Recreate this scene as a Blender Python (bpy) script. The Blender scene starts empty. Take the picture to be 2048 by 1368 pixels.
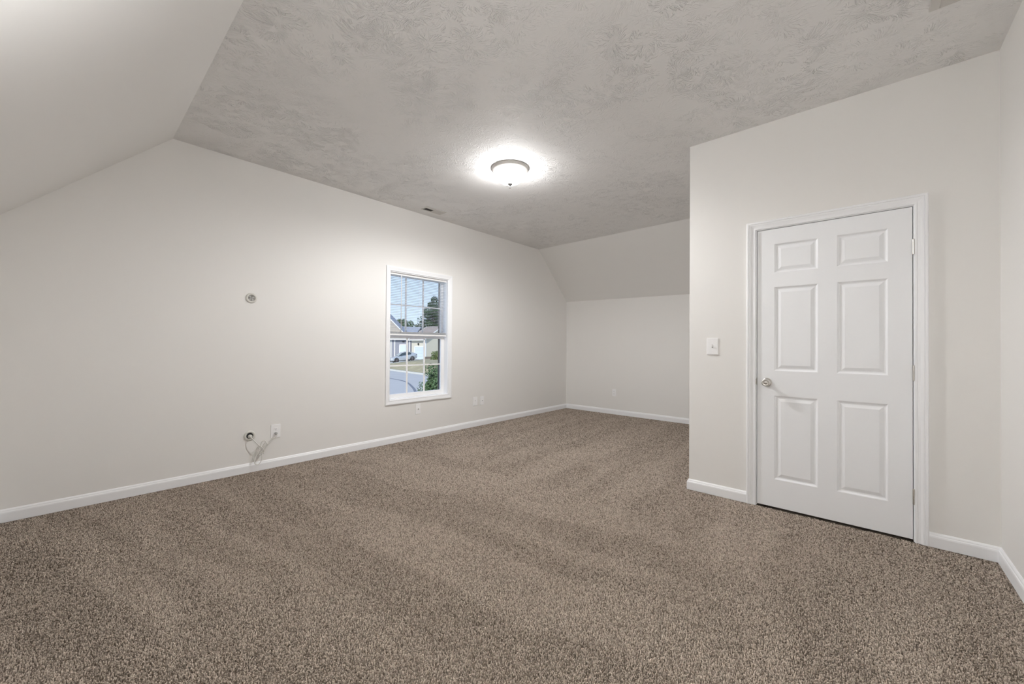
import bpy, bmesh, math, random
import numpy as np
from mathutils import Vector, Matrix, noise as mnoise

# ------------------------------------------------------------------ camera, world, sun, exposure
SC = bpy.context.scene
COL = SC.collection
YAW, PITCH, ROLL = 0.7271, 0.0082, 0.0068
cam_d = bpy.data.cameras.new('camera'); cam = bpy.data.objects.new('camera', cam_d); COL.objects.link(cam)
cam_d.sensor_width = 36.0; cam_d.lens = 788.52 / 2048 * 36; cam_d.clip_start = 0.02; cam_d.clip_end = 400
fw = Vector((-math.sin(YAW) * math.cos(PITCH), math.cos(YAW) * math.cos(PITCH), math.sin(PITCH)))
rt0 = Vector((math.cos(YAW), math.sin(YAW), 0)); up0 = rt0.cross(fw)
rt = rt0 * math.cos(ROLL) + up0 * math.sin(ROLL); up = up0 * math.cos(ROLL) - rt0 * math.sin(ROLL)
mw = Matrix((rt, up, -fw)).transposed().to_4x4(); mw.translation = Vector((0, 0, 1.1821))
cam.matrix_world = mw
SC.camera = cam

vs = SC.view_settings
vs.view_transform = 'Standard'; vs.look = 'None'; vs.gamma = 1.0; vs.use_curve_mapping = False
vs.exposure = 0.29
SC.display_settings.display_device = 'sRGB'
SC.cycles.max_bounces = 16; SC.cycles.diffuse_bounces = 12; SC.cycles.transparent_max_bounces = 16
SC.cycles.sample_clamp_indirect = 6.0
SC.cycles.use_denoising = True

world = bpy.data.worlds.new('sky'); SC.world = world; world.use_nodes = True
wn, wl = world.node_tree.nodes, world.node_tree.links
wn.clear()
wo = wn.new('ShaderNodeOutputWorld'); bg = wn.new('ShaderNodeBackground')
tc = wn.new('ShaderNodeTexCoord'); sx = wn.new('ShaderNodeSeparateXYZ'); cr = wn.new('ShaderNodeValToRGB')
wl.new(tc.outputs['Generated'], sx.inputs[0]); wl.new(sx.outputs['Z'], cr.inputs[0])
cr.color_ramp.elements[0].position = 0.0; cr.color_ramp.elements[0].color = (0.60, 0.72, 0.86, 1)
cr.color_ramp.elements[1].position = 0.45; cr.color_ramp.elements[1].color = (0.26, 0.40, 0.68, 1)
wl.new(cr.outputs[0], bg.inputs[0]); bg.inputs[1].default_value = 1.2
wl.new(bg.outputs[0], wo.inputs[0])

sd = bpy.data.lights.new('sun', 'SUN'); sd.energy = 3.0; sd.angle = 0.02; sd.color = (1, 0.95, 0.88)
sun = bpy.data.objects.new('sun', sd); COL.objects.link(sun)
sun.rotation_euler = Vector((-0.35, 0.70, -0.55)).to_track_quat('-Z', 'Y').to_euler()
LAMP_EMISSION = 56.0
LAMP_POWER = 82
# added fill spot by the camera, bounced behind it; stands in for a flashgun
fl = bpy.data.lights.new('bounced_fill', 'SPOT'); fl.energy = 1000; fl.spot_size = math.radians(86); fl.spot_blend = 1.0; fl.shadow_soft_size = 0.05
fill_spot = bpy.data.objects.new('bounced_fill', fl); COL.objects.link(fill_spot); fill_spot.location = (-0.05, -0.05, 1.38)
fill_spot.rotation_euler = Vector((-0.78, -0.6, 1.0)).to_track_quat('-Z', 'Y').to_euler()

# ------------------------------------------------------------------ room dimensions (metres)
A, L, D, R, H = 4.2075, 6.289, 3.436, 0.5722, 2.8493
XC = -1.0782                      # outer corner of the closet wall
NS, NK, KZ = 0.546, -0.312, 2.006 # near slope meets ceiling / near knee wall / knee height
def fs(x): return 5.4155 - 0.0225 * (x + A)
def fk(x): return 2.010 - 0.0130 * (x + A)
T = 0.12

# ------------------------------------------------------------------ helpers
def mat(name, rgb, rough=0.5, metal=0.0, spec=0.5, bump=None, var=None, coat=0.0, emit=None):
    m = bpy.data.materials.new(name); m.use_nodes = True
    nt = m.node_tree; b = nt.nodes['Principled BSDF']
    b.inputs['Base Color'].default_value = (*rgb, 1); b.inputs['Roughness'].default_value = rough
    b.inputs['Metallic'].default_value = metal; b.inputs['Specular IOR Level'].default_value = spec
    b.inputs['Coat Weight'].default_value = coat
    if emit:
        b.inputs['Emission Color'].default_value = (*emit[0], 1); b.inputs['Emission Strength'].default_value = emit[1]
    co = nt.nodes.new('ShaderNodeTexCoord')
    if var:                                   # (scale, amount)
        n = nt.nodes.new('ShaderNodeTexNoise'); n.inputs['Scale'].default_value = var[0]; n.inputs['Detail'].default_value = 4
        mx = nt.nodes.new('ShaderNodeMix'); mx.data_type = 'RGBA'
        nt.links.new(co.outputs['Object'], n.inputs['Vector']); nt.links.new(n.outputs['Fac'], mx.inputs['Factor'])
        mx.inputs['A'].default_value = (*[c * (1 - var[1]) for c in rgb], 1)
        mx.inputs['B'].default_value = (*[min(1, c * (1 + var[1])) for c in rgb], 1)
        nt.links.new(mx.outputs['Result'], b.inputs['Base Color'])
    if bump:                                  # (scale, strength, distance)
        n = nt.nodes.new('ShaderNodeTexNoise'); n.inputs['Scale'].default_value = bump[0]; n.inputs['Detail'].default_value = 3
        bp = nt.nodes.new('ShaderNodeBump'); bp.inputs['Strength'].default_value = bump[1]; bp.inputs['Distance'].default_value = bump[2]
        nt.links.new(co.outputs['Object'], n.inputs['Vector']); nt.links.new(n.outputs['Fac'], bp.inputs['Height'])
        nt.links.new(bp.outputs['Normal'], b.inputs['Normal'])
    return m

def tag(o, label=None, cat=None, group=None, kind=None):
    if label: o['label'] = label
    if cat: o['category'] = cat
    if group: o['group'] = group
    if kind: o['kind'] = kind
    return o

def empty(name, loc, label=None, cat=None, group=None, kind=None):
    o = bpy.data.objects.new(name, None); COL.objects.link(o); o.location = loc; o.empty_display_size = 0.1
    return tag(o, label, cat, group, kind)

def obj(name, bm, m, parent=None, smooth=False, bevel=0.0, seg=2):
    """link a bmesh given in world coordinates; parented parts keep their world place"""
    bmesh.ops.recalc_face_normals(bm, faces=bm.faces)
    me = bpy.data.meshes.new(name)
    c = Vector((0, 0, 0))
    base = Vector(parent_world(parent)) if parent else Vector((0, 0, 0))
    bmesh.ops.translate(bm, verts=bm.verts, vec=-base)
    bm.to_mesh(me); bm.free()
    if smooth:
        for p in me.polygons: p.use_smooth = True
    me.materials.append(m)
    o = bpy.data.objects.new(name, me); COL.objects.link(o)
    if parent: o.parent = parent
    if bevel:
        b = o.modifiers.new('bevel', 'BEVEL'); b.width = bevel; b.segments = seg; b.limit_method = 'ANGLE'; b.angle_limit = 0.6
        b.harden_normals = False
    return o

def parent_world(p):
    v = Vector((0, 0, 0))
    while p is not None:
        v += Vector(p.location); p = p.parent
    return v

def box(bm, a, b):
    x0, y0, z0 = a; x1, y1, z1 = b
    vs_ = [bm.verts.new(p) for p in ((x0,y0,z0),(x1,y0,z0),(x1,y1,z0),(x0,y1,z0),(x0,y0,z1),(x1,y0,z1),(x1,y1,z1),(x0,y1,z1))]
    for f in ((3,2,1,0),(4,5,6,7),(0,1,5,4),(1,2,6,5),(2,3,7,6),(3,0,4,7)): bm.faces.new([vs_[i] for i in f])
    return vs_
def bx(a, b):
    bm = bmesh.new(); box(bm, a, b); return bm

def prism(bm, poly, d):
    """poly: list of 3D points, extruded by vector d"""
    d = Vector(d); lo = [bm.verts.new(p) for p in poly]; hi = [bm.verts.new(Vector(p) + d) for p in poly]
    bm.faces.new(lo); bm.faces.new(list(reversed(hi)))
    n = len(poly)
    for i in range(n): bm.faces.new((lo[i], lo[(i+1) % n], hi[(i+1) % n], hi[i]))

def tube(bm, pts, r, n=10, closed_ends=True):
    rings = []
    prev = None
    for i, p in enumerate(pts):
        p = Vector(p)
        t = (Vector(pts[min(i+1, len(pts)-1)]) - Vector(pts[max(i-1, 0)])).normalized()
        if prev is None:
            u = t.orthogonal().normalized()
        else:
            u = (prev - t * prev.dot(t)).normalized()
        prev = u; v = t.cross(u)
        rr = r[i] if isinstance(r, (list, tuple)) else r
        rings.append([bm.verts.new(p + (u * math.cos(a) + v * math.sin(a)) * rr) for a in [2*math.pi*k/n for k in range(n)]])
    for a, b in zip(rings, rings[1:]):
        for k in range(n): bm.faces.new((a[k], a[(k+1) % n], b[(k+1) % n], b[k]))
    if closed_ends:
        bm.faces.new(list(reversed(rings[0]))); bm.faces.new(rings[-1])

def lathe(bm, prof, origin, axis, n=48):
    """prof: list of (radius, distance along axis)"""
    ax = Vector(axis).normalized(); u = ax.orthogonal().normalized(); v = ax.cross(u); o = Vector(origin)
    rings = []
    for r, h in prof:
        if r < 1e-6: rings.append([bm.verts.new(o + ax * h)])
        else: rings.append([bm.verts.new(o + ax*h + (u*math.cos(2*math.pi*k/n) + v*math.sin(2*math.pi*k/n))*r) for k in range(n)])
    for a, b in zip(rings, rings[1:]):
        for k in range(n):
            if len(a) == 1 and len(b) == 1: continue
            if len(a) == 1: bm.faces.new((a[0], b[(k+1) % n], b[k]))
            elif len(b) == 1: bm.faces.new((a[k], a[(k+1) % n], b[0]))
            else: bm.faces.new((a[k], a[(k+1) % n], b[(k+1) % n], b[k]))

def sweep(bm, prof, path_fn, closed=False, npath=0):
    """prof points (w,t); path_fn(w,t) -> list of 3D points (same count)"""
    cols = [[bm.verts.new(p) for p in path_fn(w, t)] for w, t in prof]
    m = len(cols[0]); n = len(cols)
    for i in range(n):
        a, b = cols[i], cols[(i+1) % n]
        for k in range(m if closed else m-1):
            bm.faces.new((a[k], a[(k+1) % m], b[(k+1) % m], b[k]))
    if not closed:
        bm.faces.new([c[0] for c in cols]); bm.faces.new([c[-1] for c in reversed(cols)])

def catmull(pts, k=5):
    P = [Vector(p) for p in pts]; P = [P[0]*2-P[1]] + P + [P[-1]*2-P[-2]]; out = []
    for i in range(1, len(P)-2):
        for j in range(k):
            t = j / k; a, b, c, d = P[i-1], P[i], P[i+1], P[i+2]
            out.append(0.5*((2*b) + (c-a)*t + (2*a-5*b+4*c-d)*t*t + (3*b-a-3*c+d)*t*t*t))
    out.append(P[-2]); return out

# ------------------------------------------------------------------ materials
WALL = (0.830, 0.820, 0.802)
M_wall = mat('wall_paint', WALL, 0.62, spec=0.3, bump=(260, 0.05, 0.002))
M_trim = mat('white_trim_paint', (0.92, 0.93, 0.95), 0.38, spec=0.45)
M_door = mat('white_door_paint', (0.92, 0.935, 0.96), 0.42, spec=0.45, bump=(90, 0.04, 0.001))
M_vinyl = mat('white_window_vinyl', (0.91, 0.91, 0.91), 0.35)
M_blind = mat('white_blind_vinyl', (0.90, 0.90, 0.90), 0.4)
M_slat = mat('shaded_white_blind_slats', (0.56, 0.58, 0.61), 0.5)  # white slats, the shade of their undersides put into the grey
M_plate = mat('white_plate_plastic', (0.93, 0.93, 0.94), 0.3)
M_slot = mat('dark_slot', (0.03, 0.03, 0.03), 0.6)
M_nickel = mat('satin_nickel', (0.62, 0.60, 0.57), 0.28, metal=1.0)
M_lamp_metal = mat('brushed_lamp_metal', (0.52, 0.50, 0.48), 0.5, metal=0.4)
M_finial = mat('dark_pewter_finial', (0.05, 0.047, 0.045), 0.6)
M_glow = mat('lit_frosted_glass', (0.95, 0.95, 0.93), 0.4, emit=((1.0, 0.992, 0.985), LAMP_EMISSION))
M_cord = mat('white_cord', (0.72, 0.71, 0.68), 0.45)
M_plug = mat('grey_plug', (0.42, 0.42, 0.41), 0.5)
M_vent = mat('painted_vent_metal', (0.62, 0.60, 0.57), 0.5)
M_duct = mat('dark_duct', (0.05, 0.045, 0.04), 0.8)
M_grom = mat('grommet_plastic', (0.66, 0.65, 0.61), 0.35)
M_brush = mat('grommet_bristles', (0.22, 0.21, 0.19), 0.8, bump=(300, 0.6, 0.003))

# glass pane: mostly clear with a fresnel sheen
M_glass = bpy.data.materials.new('window_glass'); M_glass.use_nodes = True
nt = M_glass.node_tree; nt.nodes.clear()
o_ = nt.nodes.new('ShaderNodeOutputMaterial'); mx = nt.nodes.new('ShaderNodeMixShader'); tr = nt.nodes.new('ShaderNodeBsdfTransparent')
gl = nt.nodes.new('ShaderNodeBsdfGlossy'); fr = nt.nodes.new('ShaderNodeFresnel')
tr.inputs[0].default_value = (0.95, 0.965, 0.96, 1); gl.inputs['Roughness'].default_value = 0.02; fr.inputs[0].default_value = 1.35
nt.links.new(fr.outputs[0], mx.inputs[0]); nt.links.new(tr.outputs[0], mx.inputs[1]); nt.links.new(gl.outputs[0], mx.inputs[2]); nt.links.new(mx.outputs[0], o_.inputs[0])

def node_math(nt, op, a, b=None, c=None, clamp=False):
    n = nt.nodes.new('ShaderNodeMath'); n.operation = op; n.use_clamp = clamp
    for i, v in enumerate((a, b, c)):
        if v is None: continue
        if isinstance(v, (int, float)): n.inputs[i].default_value = v
        else: nt.links.new(v, n.inputs[i])
    return n.outputs[0]
def map_range(nt, v, a, b, c=0.0, d=1.0, smooth=True):
    n = nt.nodes.new('ShaderNodeMapRange'); n.interpolation_type = 'SMOOTHSTEP' if smooth else 'LINEAR'
    nt.links.new(v, n.inputs[0])
    for i, x in enumerate((a, b, c, d)): n.inputs[i+1].default_value = x
    return n.outputs[0]

# stomped plaster ceiling: overlapping crow's-foot stamps, ridges radiating from smooth centres
def ceiling_material():
    m = bpy.data.materials.new('stomped_ceiling_plaster'); m.use_nodes = True; nt = m.node_tree; N = nt.nodes; K = nt.links
    b = N['Principled BSDF']; b.inputs['Base Color'].default_value = (0.830, 0.822, 0.813, 1); b.inputs['Roughness'].default_value = 0.7
    b.inputs['Specular IOR Level'].default_value = 0.35
    co = N.new('ShaderNodeTexCoord')
    wn_ = N.new('ShaderNodeTexNoise'); wn_.inputs['Scale'].default_value = 5.0; wn_.inputs['Detail'].default_value = 3
    K.new(co.outputs['Object'], wn_.inputs['Vector'])
    sub = N.new('ShaderNodeVectorMath'); sub.operation = 'SUBTRACT'; K.new(wn_.outputs['Color'], sub.inputs[0]); sub.inputs[1].default_value = (0.5, 0.5, 0.5)
    sc = N.new('ShaderNodeVectorMath'); sc.operation = 'SCALE'; K.new(sub.outputs[0], sc.inputs[0]); sc.inputs['Scale'].default_value = 0.16
    heights = []
    for li, (off, vs_) in enumerate((((0, 0, 0), 4.2), ((3.37, 1.73, 0), 5.0), ((7.1, 5.9, 0), 4.6))):
        ad = N.new('ShaderNodeVectorMath'); ad.operation = 'ADD'; K.new(co.outputs['Object'], ad.inputs[0]); K.new(sc.outputs[0], ad.inputs[1])
        ad2 = N.new('ShaderNodeVectorMath'); ad2.operation = 'ADD'; K.new(ad.outputs[0], ad2.inputs[0]); ad2.inputs[1].default_value = off
        mp = N.new('ShaderNodeVectorMath'); mp.operation = 'MULTIPLY'; K.new(ad2.outputs[0], mp.inputs[0]); mp.inputs[1].default_value = (vs_, vs_, 0)
        vo = N.new('ShaderNodeTexVoronoi'); vo.voronoi_dimensions = '2D'; vo.inputs['Scale'].default_value = 1.0; vo.inputs['Randomness'].default_value = 1.0
        K.new(mp.outputs[0], vo.inputs['Vector'])
        df = N.new('ShaderNodeVectorMath'); df.operation = 'SUBTRACT'; K.new(mp.outputs[0], df.inputs[0]); K.new(vo.outputs['Position'], df.inputs[1])
        # random in-plane stretch of each stamp
        rnd = N.new('ShaderNodeSeparateColor'); K.new(vo.outputs['Color'], rnd.inputs[0])
        ang = node_math(nt, 'MULTIPLY', rnd.outputs[0], 6.283)
        rot = N.new('ShaderNodeVectorRotate'); rot.rotation_type = 'Z_AXIS'; K.new(df.outputs[0], rot.inputs['Vector']); K.new(ang, rot.inputs['Angle'])
        s = N.new('ShaderNodeSeparateXYZ'); K.new(rot.outputs[0], s.inputs[0])
        yy = node_math(nt, 'MULTIPLY', s.outputs[1], 1.7)
        rad = node_math(nt, 'SQRT', node_math(nt, 'ADD', node_math(nt, 'MULTIPLY', s.outputs[0], s.outputs[0]), node_math(nt, 'MULTIPLY', yy, yy)))
        th = node_math(nt, 'ARCTAN2', yy, s.outputs[0])
        # ridges: noise over (cos,sin) of angle * large and slow in radius -> radial streaks
        cx_ = node_math(nt, 'MULTIPLY', node_math(nt, 'COSINE', th), 9.0); sy_ = node_math(nt, 'MULTIPLY', node_math(nt, 'SINE', th), 9.0)
        cb = N.new('ShaderNodeCombineXYZ'); K.new(cx_, cb.inputs[0]); K.new(sy_, cb.inputs[1])
        zz = node_math(nt, 'ADD', node_math(nt, 'MULTIPLY', rad, 5.0), node_math(nt, 'MULTIPLY', rnd.outputs[1], 50.0)); K.new(zz, cb.inputs[2])
        no = N.new('ShaderNodeTexNoise'); no.inputs['Scale'].default_value = 1.0; no.inputs['Detail'].default_value = 2.0; no.inputs['Roughness'].default_value = 0.5
        K.new(cb.outputs[0], no.inputs['Vector'])
        ridge = map_range(nt, no.outputs['Fac'], 0.47, 0.68)
        inner = map_range(nt, rad, 0.14, 0.30); outer = map_range(nt, rad, 0.50, 0.80, 1.0, 0.0)
        amp = map_range(nt, rnd.outputs[2], 0.05, 0.9, 0.25, 1.0)
        heights.append(node_math(nt, 'MULTIPLY', node_math(nt, 'MULTIPLY', ridge, inner), node_math(nt, 'MULTIPLY', outer, amp)))
    hsum = node_math(nt, 'MAXIMUM', node_math(nt, 'MAXIMUM', heights[0], heights[1]), heights[2])
    fine = N.new('ShaderNodeTexNoise'); fine.inputs['Scale'].default_value = 70; fine.inputs['Detail'].default_value = 2; K.new(co.outputs['Object'], fine.inputs['Vector'])
    big = N.new('ShaderNodeTexNoise'); big.inputs['Scale'].default_value = 1.3; big.inputs['Detail'].default_value = 2; K.new(co.outputs['Object'], big.inputs['Vector'])
    mod = map_range(nt, big.outputs['Fac'], 0.35, 0.6, 0.35, 1.0)
    h = node_math(nt, 'ADD', node_math(nt, 'MULTIPLY', hsum, mod), node_math(nt, 'MULTIPLY', fine.outputs['Fac'], 0.10))
    bp = N.new('ShaderNodeBump'); bp.inputs['Strength'].default_value = 1.0; bp.inputs['Distance'].default_value = 0.0050
    K.new(h, bp.inputs['Height']); K.new(bp.outputs['Normal'], b.inputs['Normal'])
    return m
M_ceil = ceiling_material()

# cut-pile carpet yarn: each tuft its own tone between brown and tan
def carpet_material():
    m = bpy.data.materials.new('brown_carpet_yarn'); m.use_nodes = True; nt = m.node_tree; N = nt.nodes; K = nt.links
    b = N['Principled BSDF']; b.inputs['Roughness'].default_value = 0.95; b.inputs['Specular IOR Level'].default_value = 0.1
    at = N.new('ShaderNodeAttribute'); at.attribute_name = 'yarn'
    cr = N.new('ShaderNodeValToRGB'); K.new(at.outputs['Fac'], cr.inputs[0]); e = cr.color_ramp.elements
    e[0].position = 0.0; e[0].color = (0.115, 0.085, 0.062, 1)
    e[1].position = 1.0; e[1].color = (0.70, 0.605, 0.515, 1)
    e2 = cr.color_ramp.elements.new(0.5); e2.color = (0.42, 0.355, 0.30, 1)
    K.new(cr.outputs[0], b.inputs['Base Color'])
    return m
M_carpet = carpet_material()
M_backing = mat('carpet_backing', (0.16, 0.125, 0.098), 0.95)

# ------------------------------------------------------------------ room shell
def struct(name, bm, m, parent=None, **k):
    o = obj(name, bm, m, parent, **k)
    if parent is None: o['kind'] = 'structure'
    return o

floor = struct('floor', bx((-A-T, NK-T, -0.08), (R+T, L+T, -0.010)), M_backing)

def vnoise(x, y, seed):
    """smooth value noise in numpy"""
    xi, yi = np.floor(x).astype(np.int64), np.floor(y).astype(np.int64); xf, yf = x-xi, y-yi
    def h(a, b):
        n = (a*374761393 + b*668265263 + seed*974711) & 0x7fffffff
        n = ((n ^ (n >> 13))*1274126177) & 0x7fffffff
        return ((n ^ (n >> 16)) & 0xffff)/65535.0
    u, v = xf*xf*(3-2*xf), yf*yf*(3-2*yf)
    return (h(xi, yi)*(1-u)+h(xi+1, yi)*u)*(1-v) + (h(xi, yi+1)*(1-u)+h(xi+1, yi+1)*u)*v
def sstep(x, a, b):
    t = np.clip((x-a)/(b-a), 0, 1); return t*t*(3-2*t)

def carpet_pile():
    """real yarn tufts, leaning the way the vacuum brushed them; finest where one stands, coarser further off"""
    rng = np.random.default_rng(7); V = []; F4 = []; F3 = []; TONE = []; nv = 0
    x0, x1, y0, y1 = -A, R, NK, L
    def cells(sp):
        nx, ny = int((x1-x0)/sp), int((y1-y0)/sp)
        gx, gy = np.meshgrid(np.arange(nx), np.arange(ny))
        x = x0 + (gx.ravel()+0.5+rng.uniform(-.42, .42, nx*ny))*sp; y = y0 + (gy.ravel()+0.5+rng.uniform(-.42, .42, nx*ny))*sp
        d = np.hypot(x, y); inview = (-x*math.sin(YAW)+y*math.cos(YAW)) > 0.9
        return x, y, d, inview
    for sp, lo, hi in ((0.0056, 0, 3.0), (0.0070, 3.0, 4.6), (0.0100, 4.6, 99)):
        x, y, d, iv = cells(sp)
        k = iv & (d >= lo) & (d < hi)
        if hi == 99: k |= ~iv & (rng.uniform(size=len(x)) < 2)
        k &= ~((x > XC) & (y > D))
        x, y = x[k], y[k]; n = len(x)
        # brushed lanes: long strokes whose nap leans one way or the other
        wob = vnoise(x*1.7, y*1.7, 5)*0.16 + vnoise(x*5, y*5, 6)*0.04
        l1 = sstep(vnoise((x+0.05*y+wob)/0.12, y/1.6, 1), 0.36, 0.62)               # strokes along the window wall
        v = y*0.985 - x*0.17 + wob
        l2 = sstep(vnoise(v/0.14, x/1.5+7, 2), 0.36, 0.62)                          # strokes across the room
        mx = sstep(y + (x+1.5)*0.35 + 0.9*(vnoise(x*1.2, y*1.2, 9)-0.5), 2.25, 2.65)
        lane = l1*mx + l2*(1-mx)
        lane = 0.85*lane + 0.4*(vnoise(x*3.1, y*3.1, 4)-0.5)
        # nap leans away from the door side on light lanes, towards it on dark ones
        base = YAW + math.pi/2
        amt = (lane*2-0.9)*0.0010
        sc = sp/0.0060
        lx = np.cos(base)*amt + rng.normal(0, 0.0021, n)*sc; ly = np.sin(base)*amt + rng.normal(0, 0.0021, n)*sc
        h = (0.0095 + rng.uniform(-0.0032, 0.0022, n)) * (0.9+0.1*sc)
        r0 = 0.0017*sc; r1 = (0.0029 + rng.uniform(-0.0006, 0.0006, n))*sc
        ph = rng.uniform(0, 6.283, n); tone = np.clip(rng.beta(1.5, 1.2, n)*0.93 + 0.08*lane, 0, 1)
        P = np.zeros((n, 7, 3))
        for j in range(3):
            a = ph + j*2.0944
            P[:, j, 0] = x + np.cos(a)*r0; P[:, j, 1] = y + np.sin(a)*r0; P[:, j, 2] = -0.010
            P[:, 3+j, 0] = x + lx*0.65 + np.cos(a+0.5)*r1; P[:, 3+j, 1] = y + ly*0.65 + np.sin(a+0.5)*r1; P[:, 3+j, 2] = -0.010 + h*0.80
        P[:, 6, 0] = x + lx*1.3; P[:, 6, 1] = y + ly*1.3; P[:, 6, 2] = -0.010 + h
        P[:, :, 0] = np.clip(P[:, :, 0], x0+0.001, x1-0.001); P[:, :, 1] = np.clip(P[:, :, 1], y0+0.001, y1-0.001)
        b = nv + np.arange(n)*7
        F4 += [np.stack([b+j, b+(j+1) % 3, b+3+(j+1) % 3, b+3+j], 1) for j in range(3)]
        F3 += [np.stack([b+3+j, b+3+(j+1) % 3, b+6], 1) for j in range(3)]
        V.append(P.reshape(-1, 3)); TONE.append(np.repeat(tone, 7)); nv += n*7
    V = np.concatenate(V).astype(np.float32); F4 = np.concatenate(F4); F3 = np.concatenate(F3); TONE = np.concatenate(TONE).astype(np.float32)
    me = bpy.data.meshes.new('carpet_pile'); me.vertices.add(len(V)); me.vertices.foreach_set('co', V.ravel())
    nl = len(F4)*4 + len(F3)*3; me.loops.add(nl); me.loops.foreach_set('vertex_index', np.concatenate([F4.ravel(), F3.ravel()]).astype(np.int32))
    me.polygons.add(len(F4)+len(F3))
    st = np.concatenate([np.arange(len(F4))*4, len(F4)*4 + np.arange(len(F3))*3]).astype(np.int32)
    me.polygons.foreach_set('loop_start', st)
    me.polygons.foreach_set('use_smooth', np.ones(len(st), dtype=bool))
    at = me.attributes.new('yarn', 'FLOAT', 'POINT'); at.data.foreach_set('value', TONE)
    me.update(); me.validate()
    me.materials.append(M_carpet)
    o = bpy.data.objects.new('carpet_pile', me); COL.objects.link(o); o.parent = floor; o['kind'] = 'stuff'
    return o
carpet_pile()

bm = bmesh.new()   # flat ceiling slab
x0, x1 = -A-0.02, R+0.02
prism(bm, [(x0, NS, H), (x1, NS, H), (x1, fs(x1), H), (x0, fs(x0), H)], (0, 0, T))
struct('ceiling', bm, M_ceil)
bm = bmesh.new()   # far slope
prism(bm, [(x0, fs(x0), H), (x1, fs(x1), H), (x1, L, fk(x1)), (x0, L, fk(x0))], (0, 0.10, 0.10))
struct('wall_far_slope', bm, M_wall)
bm = bmesh.new()   # near slope
prism(bm, [(x0, NS, H), (x1, NS, H), (x1, NK, KZ), (x0, NK, KZ)], (0, -0.10, 0.10))
struct('wall_near_slope', bm, M_wall)
bm = bmesh.new()
prism(bm, [(x0, L, 0), (x1, L, 0), (x1, L, fk(x1)), (x0, L, fk(x0))], (0, T, 0))
struct('wall_far', bm, M_wall)
struct('wall_near', bx((x0, NK-T, 0), (x1, NK, KZ)), M_wall)

# left wall with window hole
WY0, WY1, WZ0, WZ1 = 2.530, 3.425, 0.512, 2.066
bm = bmesh.new()
for poly in (
    [(NK, 0), (WY0, 0), (WY0, H), (NS, H), (NK, KZ)],
    [(WY0, 0), (WY1, 0), (WY1, WZ0), (WY0, WZ0)],
    [(WY0, WZ1), (WY1, WZ1), (WY1, H), (WY0, H)],
    [(WY1, 0), (L, 0), (L, fk(-A)), (fs(-A), H), (WY1, H)]):
    prism(bm, [(-A, y, z) for y, z in poly], (-0.15, 0, 0))
struct('wall_left', bm, M_wall)

struct('wall_right', bx((R, NK-T, 0), (R+T, L+T, H+0.02)), M_wall)

DX0, DX1, DZ = -0.592, 0.228, 2.050          # door opening (leaf)
bm = bmesh.new()
box(bm, (XC, D, 0), (DX0-0.03, D+0.115, H)); box(bm, (DX1+0.03, D, 0), (R, D+0.115, H)); box(bm, (DX0-0.03, D, DZ+0.03), (DX1+0.03, D+0.115, H))
struct('wall_closet', bm, M_wall)
bm = bmesh.new()
prism(bm, [(XC, D+0.115, 0), (XC, L, 0), (XC, L, fk(XC)), (XC, fs(XC), H), (XC, D+0.115, H)], (0.115, 0, 0))
struct('wall_closet_side', bm, M_wall)

# baseboards -------------------------------------------------------------
BP = [(0, 0), (0.0145, 0), (0.0145, 0.058), (0.0128, 0.066), (0.0095, 0.070), (0.0085, 0.076), (0.0055, 0.081), (0.003, 0.0845), (0, 0.0845)]
def baseboard(name, p0, p1, inward, m0, m1):
    """p0->p1 along the wall foot, inward normal; m0/m1: how far each end shifts along the run per unit of thickness"""
    p0, p1, n = Vector(p0), Vector(p1), Vector(inward); t = (p1 - p0).normalized()
    bm = bmesh.new()
    sweep(bm, BP, lambda w, z: [p0 + n*w + t*(m0*w) + Vector((0, 0, z)), p1 + n*w + t*(m1*w) + Vector((0, 0, z))])
    return struct(name, bm, M_trim)
CW = 0.0595                                    # door casing width
baseboard('baseboard_left', (-A, NK, 0), (-A, L, 0), (1, 0, 0), 1, -1)
baseboard('baseboard_far', (-A, L, 0), (XC, L, 0), (0, -1, 0), 1, -1)
baseboard('baseboard_closet_side', (XC, D, 0), (XC, L, 0), (-1, 0, 0), -1, -1)
baseboard('baseboard_closet_left', (XC, D, 0), (DX0-0.006-CW, D, 0), (0, -1, 0), -1, 0)
baseboard('baseboard_closet_right', (DX1+0.006+CW, D, 0), (R, D, 0), (0, -1, 0), 0, -1)
baseboard('baseboard_right', (R, NK, 0), (R, D, 0), (-1, 0, 0), 1, -1)
baseboard('baseboard_near', (-A, NK, 0), (R, NK, 0), (0, 1, 0), 1, -1)

# ------------------------------------------------------------------ door
door = empty('door_1', (DX0, D, 0), kind='structure')
# jamb
bm = bmesh.new(); g = 0.004
jx0, jx1, jz = DX0-g, DX1+g, DZ+g
box(bm, (jx0-0.020, D, 0), (jx0, D+0.115, jz+0.02)); box(bm, (jx1, D, 0), (jx1+0.020, D+0.115, jz+0.02)); box(bm, (jx0, D, jz), (jx1, D+0.115, jz+0.02))
box(bm, (jx0, D+0.042, 0), (jx0+0.012, D+0.075, jz)); box(bm, (jx1-0.012, D+0.042, 0), (jx1, D+0.075, jz)); box(bm, (jx0+0.012, D+0.042, jz-0.012), (jx1-0.012, D+0.075, jz))
obj('door_jamb', bm, M_trim, door)
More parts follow.
